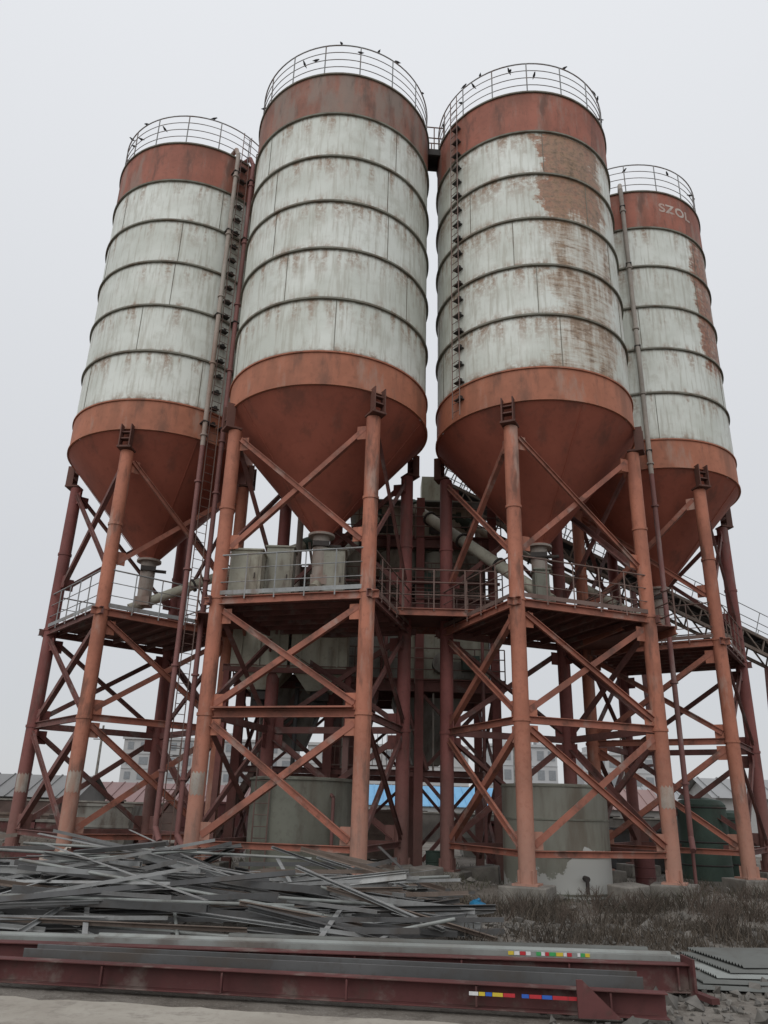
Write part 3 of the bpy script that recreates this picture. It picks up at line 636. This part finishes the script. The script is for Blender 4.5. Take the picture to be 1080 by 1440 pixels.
for i in range(298):
    x=rnd.uniform(-9.5,.7); y=rnd.uniform(13.0,19.0); hh=heap(x,y); u=rnd.random()**.7
    z=.1+hh*u; yaw=rnd.choice([rnd.gauss(-22,9),rnd.gauss(-9,7),rnd.gauss(-2,6),rnd.gauss(6,10),rnd.gauss(-38,14),rnd.gauss(26,20) if rnd.random()<.7 else rnd.uniform(-90,90)] )
    L=rnd.uniform(2,7.5)
    if abs(yaw)>50: L=min(L,1.8)
    if x>-1.2: L=min(L,3)
    dx=math.cos(R_(yaw))*1.2; dy=math.sin(R_(yaw))*1.2
    sl=(heap(x+dx,y+dy)-heap(x-dx,y-dy))/2.4
    pitch=-math.degrees(math.atan(sl*u*.8))+rnd.gauss(0,2.0 if L>4 else 6)
    scrap(rnd.choices(range(8),[6,4,4,4,3,3,2,4])[0],(x,y,z),L,yaw,pitch,rnd.choice([0,0,90,180,rnd.uniform(-30,30)]))
for (x0,y0,x1,y1,Y0,Y1,k,lab) in((205,1222,672,1302,17,14.2,6,'longest pale beam running down right across the top of the scrap heap'),
    (225,1208,590,1268,17.4,15.5,0,'long pale channel just above the longest beam of the scrap heap'),
    (0,1243,240,1236,15.5,16.5,6,'pale beam lying level at the left top of the scrap heap'),
    (330,1215,540,1215,17.8,18.2,2,'dark box tube lying level along the back of the scrap heap'),
    (0,1285,250,1282,14.2,14.4,3,'dark channel low on the left front of the scrap heap'),
    (130,1213,330,1290,16.6,14.4,0,'pale channel slanting steeply down right on the left of the scrap heap'),
    (400,1246,655,1312,16,14,6,'pale beam at the right front of the scrap heap pointing at the weeds'),
    (388,1203,420,1262,16.4,15.6,4,'short flat strip standing up in the middle of the scrap heap'),
    (535,1192,590,1245,17.5,16.5,4,'flat strip leaning at the right back of the scrap heap'),
    (60,1202,300,1252,17.6,15.4,6,'pale beam slanting down right at the far left of the scrap heap'),
    (110,1285,122,1328,14.0,13.6,4,'short strip jutting up at the left front of the scrap heap'),
    (440,1196,560,1222,18.6,17.4,5,'rusty bar sloping down right at the back right of the scrap heap')):
    p=at(x0,y0,Y0);q=at(x1,y1,Y1); d=q-p; scrap(k,(p+q)/2,d.length,math.degrees(math.atan2(d.y,d.x)),-math.degrees(math.asin(d.z/d.length)),0,lab)

# ---------------------------------------------------------------- small things
b=MB()
prof=[(0,0),(.16,.02),(.24,.1),(.2,.2),(.09,.26),(.05,.3),(.09,.34),(0,.35)]
b.lathe(prof,14,crisp=False); o=b.build('blue_sack',flat('blue_plastic',(.02,.20,.38),.5)); 
for v in o.data.vertices: v.co*=.85*(1+.5*noise.noise(v.co*9)); v.co.z*=.7
o.location=at(672,1280,z=.12); tag(o,'small bright blue plastic sack by the right end of the scrap heap','sack')
b=MB(); vs=[];n=9
for i in range(n):
    for j in range(n): vs.append((i*.09,j*.08,.35+.22*noise.noise(V((i*.35,j*.35,1)))+.05*i))
b.add(vs,[(i*n+j,(i+1)*n+j,(i+1)*n+j+1,i*n+j+1) for i in range(n-1) for j in range(n-1)],True)
o=b.build('crumpled_sheet',M['white']); o.location=at(50,1210,19)-V((0,0,.6)); o.rotation_euler=(R_(35),0,0); tag(o,'pale crumpled sheet standing up at the far left end of the scrap heap','sheet')
def ontop(x,Y): px=at(x,1200,Y).x; return V((px,Y,hgt(px,Y)))
for i,(x,Y,col,lab) in enumerate(((232,24.5,'galv_brown','rusty oil drum under the leftmost silo'),(612,26.5,'green','dark green oil drum between the two middle silos'),(905,25.5,'girder','dark red oil drum under the rightmost silo legs'))):
    t=thing('oil_drum',lab,'drum',ontop(x,Y)); b=MB(); b.lathe([(0,.01),(.29,.01),(.3,.03),(.3,.87),(.28,.88),(.28,.86),(0,.86)],24); b.build('drum_body',M[col],t)
    for z in(.03,.3,.58,.87): b=MB(); b.hoop(.3,z,.015,24); b.build('rolling_hoop',M[col],t)
for i,(x,Y,sz,rz,lab) in enumerate(((560,23.5,(.9,.5,.4),10,'grey concrete block on the ground left of the two central columns'),(600,22.3,(.7,.6,.35),40,'tilted concrete block near the right end of the heap'),(675,25.5,(1.2,.5,.5),-15,'long concrete block left of the peeling round tank'),(880,21.6,(.8,.7,.4),25,'rough concrete block beside the right leg of the rusty patched silo'))):
    b=MB(); b.box((0,0,sz[2]/2),sz); o=b.build('concrete_block',M['concrete'],None,.03); o.location=ontop(x,Y)-V((0,0,.04)); o.rotation_euler=(R_(3),R_(-4),R_(rz)); tag(o,lab,'block')
for i,(x,Y,L_,lab) in enumerate(((60,23.5,3.2,'dark red plate girder offcut leaning by the leftmost silo legs'),(160,22.0,2.6,'rusty plate offcut on the ground before the leftmost silo'))):
    b=MB(); b.sweep(ibeam(.25,.5,.02),(-L_/2,0,.3),(L_/2,.4,.38)); o=b.build('beam_offcut',M[('girder','galv_brown')[i]]); o.location=ontop(x,Y); tag(o,lab,'beam')
# low yard equipment between the legs
for i,(x,Y,w_,d_,h_,mt,lab) in enumerate(((140,33,2.6,1.6,1.7,'grey_steel','low grey steel bin behind the left pair of silo legs'),(300,38,3.2,2,2.2,'girder','dark red steel skip behind the nearest silo left leg'),(545,36,2.2,1.6,2.0,'galv_brown','rusty steel bin left of the two central columns'),(690,40,3.4,2,1.8,'grey_steel','grey steel bin seen left of the peeling round tank'),(895,34,2.4,1.6,1.6,'galv_dark','dark steel bin between the right silo legs'),(20,36,3,1.6,1.5,'galv_brown','rusty steel bin at the far left edge'))):
    t=thing('storage_bin',lab,'bin',ontop(x,Y)-V((0,0,.05))); b=MB(); taper(b,0,0,.15,h_,w_*.8,d_*.8,w_,d_); b.build('bin_body',M[mt],t)
    for z in(.15,h_*.55,h_): b=MB(); k=.8+.2*(z-.15)/(h_-.15); b.box((0,-d_*k/2-.02,z),(w_*k+.1,.06,.1)); b.build('rib',M[mt],t)
    for sx_ in(-1,1): b=MB(); b.box((sx_*w_*.36,0,.1),(.15,d_*.8,.2)); b.build('skid',M['dark'],t)
def weeds(name,lab,x0,x1,y0,y1,n,h,mat,seed,dens=.0):
    r=random.Random(seed); b=MB(); k=0
    while k<n:
        x=r.uniform(x0,x1); y=r.uniform(y0,y1)
        if noise.noise(V((x*.7,y*.7,seed)))<dens: 
            if r.random()<.94: continue
        k+=1; z=hgt(x,y); hh=h*r.uniform(.2,1.0)*(.5+.9*abs(noise.noise(V((x*.9,y*.9,2))))); a=r.uniform(0,6.28); w=r.uniform(.004,.010); l=r.uniform(.5,1.4)*hh
        dx,dy=math.cos(a)*w,math.sin(a)*w; ex,ey=r.uniform(-l,l),r.uniform(-l,l)
        b.add([(x-dx,y-dy,z),(x+dx,y+dy,z),(x+ex*.4+dx*.7,y+ey*.4+dy*.7,z+hh*.6),(x+ex*.4-dx*.7,y+ey*.4-dy*.7,z+hh*.6),(x+ex,y+ey,z+hh)],[(0,1,2,3),(3,2,4)])
    o=b.build(name,mat); tag(o,lab,'weeds',kind='stuff')
wm=flat('dry_weed',(.105,.083,.062),.9,sc=.8,var=.55); wg=flat('green_weed',(.085,.082,.05),.9,sc=.8,var=.4)
weeds('dry_weeds','dry brown weeds covering the ground in front of the right silo legs',1.2,14,13.2,20.5,14000,.6,wm,3,.08)
weeds('sparse_grass','thin greenish brown grass around the silo footings',-14,16,18.5,34,12000,.4,wg,8,.05)
tw=flat('twig_bark',(.12,.09,.07),.9,sc=4)
def shrub(x,Y,h,lab,seed):
    r=random.Random(seed); p0=ontop(x,Y); b=MB()
    def br(p,d,L,rad,dep):
        q=p+d*L; b.tube(p,q,rad,4,rad*.65)
        if dep>0:
            for _ in range(r.choice((2,3))): br(p+d*L*r.uniform(.5,1),(d+V((r.uniform(-.7,.7),r.uniform(-.7,.7),r.uniform(-.1,.5)))).normalized(),L*r.uniform(.55,.8),rad*.62,dep-1)
    for _ in range(12): br(V((r.uniform(-.3,.3),r.uniform(-.2,.2),0)),V((r.uniform(-1,1),r.uniform(-.6,.6),1)).normalized(),h*.38,.010,3)
    o=b.build('bare_shrub',tw); o.location=p0; tag(o,lab,'shrub','leafless shrubs among the right hand weeds')
shrub(975,18.5,.9,'leafless brown shrub in front of the rightmost silo legs',1)
shrub(1040,17.5,1.1,'tallest leafless shrub at the right edge',2)
shrub(900,18.0,.8,'leafless shrub below the right leg of the rusty patched silo',3)
shrub(720,17.5,.6,'small leafless shrub near the blue sack',4)
shrub(835,19.0,.8,'leafless shrub in front of the peeling round tank',5)
shrub(1000,15.5,.8,'nearest leafless shrub behind the corrugated sheets',6)
shrub(800,16.0,.6,'low leafless shrub in the middle of the right hand weeds',7)
b=MB(); r=random.Random(9)
for i in range(6500):
    x=r.uniform(-14,14); y=r.uniform(11.2,30) if x<2.2 else r.uniform(8.8,26)
    if i%3==0: x=r.uniform(1.8,10); y=r.uniform(8.8,17)
    s_=r.uniform(.012,.07)*(1 if r.random()<.93 else 2.4); Mx=Matrix.Rotation(r.uniform(0,6),3,V((r.random(),r.random(),r.random()+.1)).normalized())
    vs=[Mx@V(v)*s_*r.uniform(.7,1.2) for v in((1,0,0),(-1,0,0),(0,1,0),(0,-1,0),(0,0,.7),(0,0,-.7))]
    b.add([v+V((x,y,hgt(x,y)+s_*.3)) for v in vs],[(0,2,4),(2,1,4),(1,3,4),(3,0,4),(2,0,5),(1,2,5),(3,1,5),(0,3,5)])
o=b.build('rubble',flat('rubble_stone',(.21,.195,.175),.9,sc=2,var=.6)); tag(o,'scattered grey stones and rubble over the yard','rubble',kind='stuff')

bm_=flat('bird_feather',(.03,.03,.032),.8)
b=MB(); segs=[(-.16,.05,.008),(-.1,.06,.022),(-.03,.075,.05),(.04,.09,.055),(.09,.125,.038),(.12,.15,.034),(.145,.15,.02),(.175,.145,.003)]
vs=[];k=8
for x,z,r_ in segs:
    for j in range(k): g=2*math.pi*j/k; vs.append((x,r_*math.cos(g),z+r_*math.sin(g)*1.05))
b.add(vs,[(i*k+j,i*k+(j+1)%k,(i+1)*k+(j+1)%k,(i+1)*k+j) for i in range(len(segs)-1) for j in range(k)],True)
for w in(-.02,.02): b.tube((.02,w,.0),(.02,w,.05),.005,4)
proto=b.build('perched_bird',bm_); first=True
nm={1:'leftmost silo',2:'nearest silo',3:'rusty patched silo',4:'rightmost silo'}
r=random.Random(21)
for key,cnt in((1,9),(2,9),(3,13),(4,8)):
    for i in range(cnt):
        o=proto if first else proto.copy()
        if not first: C.objects.link(o)
        first=False
        a=r.uniform(-95,95); lv=r.choice([1.45,1.45,1.1,.75]); o.location=sw(key,a,RS-.03,ZT+lv+.018); o.rotation_euler=(0,r.uniform(-.3,.1),r.uniform(0,6.28)); o.scale=(.8,)*3
        tag(o,'small dark bird perched on the top railing of the '+nm[key],'bird','birds on the railing of the '+nm[key])

# ---------------------------------------------------------------- background
haze=lambda c,f: tuple(c[i]*(1-f)+(.50,.52,.54)[i]*f for i in range(3))  # distance haze blended into the paint colours of far buildings
def block(name,lab,X0,X1,Y,h,col,rows,ncol,f,depth=12,win=(.08,.09,.10)):
    t=thing(name,lab,'building',((X0+X1)/2,Y+depth/2,0)); w=X1-X0
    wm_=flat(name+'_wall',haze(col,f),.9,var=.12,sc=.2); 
    b=MB(); b.box((0,0,h/2),(w,depth,h)); b.box((0,-depth/2-.1,h+.1),(w+.6,.5,.5)); b.build('wall',wm_,t)
    b=MB(); b.box((0,0,h+.25),(w+.4,depth+.2,.3))
    for k in(-.3,.1,.35): b.box((k*w,0,h+1.1),(2.5,4,1.6))
    b.build('roof',wm_,t)
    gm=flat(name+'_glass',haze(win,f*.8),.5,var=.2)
    sh=h/rows
    for i in range(rows):
        for j in range(ncol):
            cx=-w/2+w*(j+.5)/ncol; b=MB(); b.box((cx,-depth/2-.04,sh*(i+.52)),(w/ncol*(.62 if j%3 else .4),.1,sh*.5)); b.build('window',gm,t)
    for i in range(1,rows): b=MB(); b.box((0,-depth/2-.06,sh*i),(w,.14,.18)); b.build('floor_ledge',wm_,t)
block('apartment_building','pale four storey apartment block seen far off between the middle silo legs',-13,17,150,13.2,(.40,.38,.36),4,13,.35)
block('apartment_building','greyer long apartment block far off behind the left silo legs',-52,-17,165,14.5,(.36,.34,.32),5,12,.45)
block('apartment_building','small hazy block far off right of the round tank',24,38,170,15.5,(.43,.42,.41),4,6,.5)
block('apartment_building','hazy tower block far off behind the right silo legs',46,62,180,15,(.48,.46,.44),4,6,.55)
def shed(lab,X0,X1,Y,dep,eave,ridge,wallc,roofc,f=0.2,name='storage_shed',nwin=0):
    t=thing(name,lab,'shed',((X0+X1)/2,Y+dep/2,0)); w=X1-X0
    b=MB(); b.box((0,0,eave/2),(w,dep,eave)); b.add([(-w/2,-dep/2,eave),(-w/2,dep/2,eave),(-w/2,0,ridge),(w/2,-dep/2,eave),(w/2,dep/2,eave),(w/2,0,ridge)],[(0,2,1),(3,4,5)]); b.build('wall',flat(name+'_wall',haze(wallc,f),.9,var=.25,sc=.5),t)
    b=MB(); e=.4
    for s_ in(-1,1):
        b.add([(-w/2-e,s_*(dep/2+e),eave-.15),(w/2+e,s_*(dep/2+e),eave-.15),(w/2+e,0,ridge+.1),(-w/2-e,0,ridge+.1)],[(0,1,2,3) if s_<0 else (3,2,1,0)])
        n=int(w/1.2)
        for i in range(n+1): x=-w/2+w*i/n; b.bar((x,s_*(dep/2+e),eave-.1),(x,0,ridge+.15),.08,.08)
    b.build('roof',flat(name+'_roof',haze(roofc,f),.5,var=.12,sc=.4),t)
    for i in range(nwin):
        b=MB(); b.box((-w/2+w*(i+.5)/nwin,-dep/2-.03,eave*.58),(w/nwin*.4,.1,eave*.35)); b.build('window',M['dark'],t)
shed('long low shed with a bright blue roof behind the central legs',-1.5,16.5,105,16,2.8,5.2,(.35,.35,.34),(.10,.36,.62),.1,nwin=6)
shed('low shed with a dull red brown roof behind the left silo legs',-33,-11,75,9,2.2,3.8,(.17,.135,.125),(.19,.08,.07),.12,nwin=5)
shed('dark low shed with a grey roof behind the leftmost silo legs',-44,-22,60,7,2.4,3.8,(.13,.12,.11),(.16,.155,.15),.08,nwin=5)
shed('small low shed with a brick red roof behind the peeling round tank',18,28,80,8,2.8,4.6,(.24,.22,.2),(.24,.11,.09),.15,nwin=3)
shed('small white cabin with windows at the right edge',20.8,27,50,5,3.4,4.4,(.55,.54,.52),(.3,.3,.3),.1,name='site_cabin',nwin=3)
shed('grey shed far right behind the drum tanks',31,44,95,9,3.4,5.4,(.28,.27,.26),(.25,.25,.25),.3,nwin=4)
def wall(X0,X1,Y,h,lab,m,name='boundary_wall'):
    t=thing(name,lab,'wall',((X0+X1)/2,Y,0)); w=X1-X0
    b=MB(); b.box((0,0,h/2),(w,.25,h)); b.build('panel',m,t)
    b=MB(); b.box((0,0,h+.05),(w,.4,.1)); b.build('coping',M['concrete'],t)
    for i in range(int(w/4)+1): b=MB(); b.box((-w/2+i*4,0,h/2+.1),(.4,.4,h+.2)); b.build('pier',m,t)
brick=flat('dull_brick',(.12,.08,.068),.9,sc=1,var=.5)
wall(-60,-12,52,2.0,'dark brick boundary wall running behind the left silo legs',brick)
wall(-11,50,60,1.9,'low grey boundary wall running behind the tanks',flat('grey_wall',(.14,.125,.11),.9,sc=.6,var=.6))
wall(-22,-9,34,1.2,'low red brown steel bin wall between the left silo legs',M['girder'],'bin_wall')
wall(5,16,36,1.5,'low dark red steel bin wall between the right silo legs',M['girder'],'bin_wall')
t=thing('wire_fence','wire mesh fence on posts at the far left edge','fence',(-27,44,0))
b=MB()
for i in range(40): b.tube((-6+i*.3,0,0.2),(-6+i*.3,0,3.2),.012,4)
for z in(.3,1.0,1.7,2.4,3.1): b.tube((-6,0,z),(6,0,z),.015,4)
b.build('mesh_panel',M['rail_brown'],t)
for i in range(5): b=MB(); b.tube((-6+i*3,0,0),(-6+i*3,0,3.4),.05,8); b.build('post',M['rail_brown'],t)
for x,y,Y,lab in((146,1020,90,'tall thin utility pole behind the leftmost silo legs'),(722,1040,120,'thin utility pole far off behind the rusty patched silo legs'),(872,1035,110,'utility pole far off between the right silo legs'),(255,1045,100,'shorter utility pole far off left of the nearest silo legs')):
    c=at(x,y,Y); t=thing('utility_pole',lab,'pole',(c.x,Y,0)); b=MB(); b.tube((0,0,0),(0,0,c.z),.2,8,.12); b.build('pole',M['concrete'],t)
    b=MB(); b.bar((-1.2,0,c.z-.6),(1.2,0,c.z-.6),.12); b.bar((-.9,0,c.z-1.5),(.9,0,c.z-1.5),.1); b.build('crossarm',M['dark'],t)

# ---------------------------------------------------------------- light, sky, camera
w=bpy.data.worlds.new('World'); bpy.context.scene.world=w; w.use_nodes=True; nt=w.node_tree; bg=nt.nodes['Background']
tc=nt.nodes.new('ShaderNodeTexCoord'); sx=nt.nodes.new('ShaderNodeSeparateXYZ'); nt.links.new(tc.outputs['Generated'],sx.inputs[0])
mr=nt.nodes.new('ShaderNodeMapRange'); nt.links.new(sx.outputs[2],mr.inputs[0]); mr.inputs[1].default_value=0; mr.inputs[2].default_value=1; mr.inputs[3].default_value=6.2; mr.inputs[4].default_value=9.3
cb=nt.nodes.new('ShaderNodeVectorMath'); cb.operation='SCALE'; cb.inputs[0].default_value=(.975,.995,1.03); nt.links.new(mr.outputs[0],cb.inputs['Scale'])
sk=nt.nodes.new('ShaderNodeTexSky'); sk.sky_type='NISHITA'; sk.sun_disc=False; sk.sun_elevation=R_(50); sk.sun_rotation=R_(200)
mx=nt.nodes.new('ShaderNodeMix'); mx.data_type='RGBA'; mx.inputs[0].default_value=.93; nt.links.new(sk.outputs[0],mx.inputs[6]); nt.links.new(cb.outputs[0],mx.inputs[7])
nt.links.new(mx.outputs[2],bg.inputs[0]); bg.inputs[1].default_value=.1
sl=bpy.data.lights.new('sun','SUN'); sl.energy=1.05; sl.angle=R_(55); sl.color=(1,.98,.95); so=bpy.data.objects.new('sun',sl); C.objects.link(so)
so.rotation_euler=V((-.4,-1.0,.9)).to_track_quat('Z','Y').to_euler()
cam=bpy.data.cameras.new('camera'); cam.sensor_fit='VERTICAL'; cam.sensor_height=36; cam.lens=F/1440*36; cam.clip_end=6000
co=bpy.data.objects.new('camera',cam); C.objects.link(co)
co.matrix_world=Matrix.Translation((0,0,H))@Matrix.Rotation(R_(90)+PITCH,4,'X')@Matrix.Rotation(ROLL,4,'Z')
bpy.context.scene.camera=co
bpy.context.scene.view_settings.view_transform='Standard'
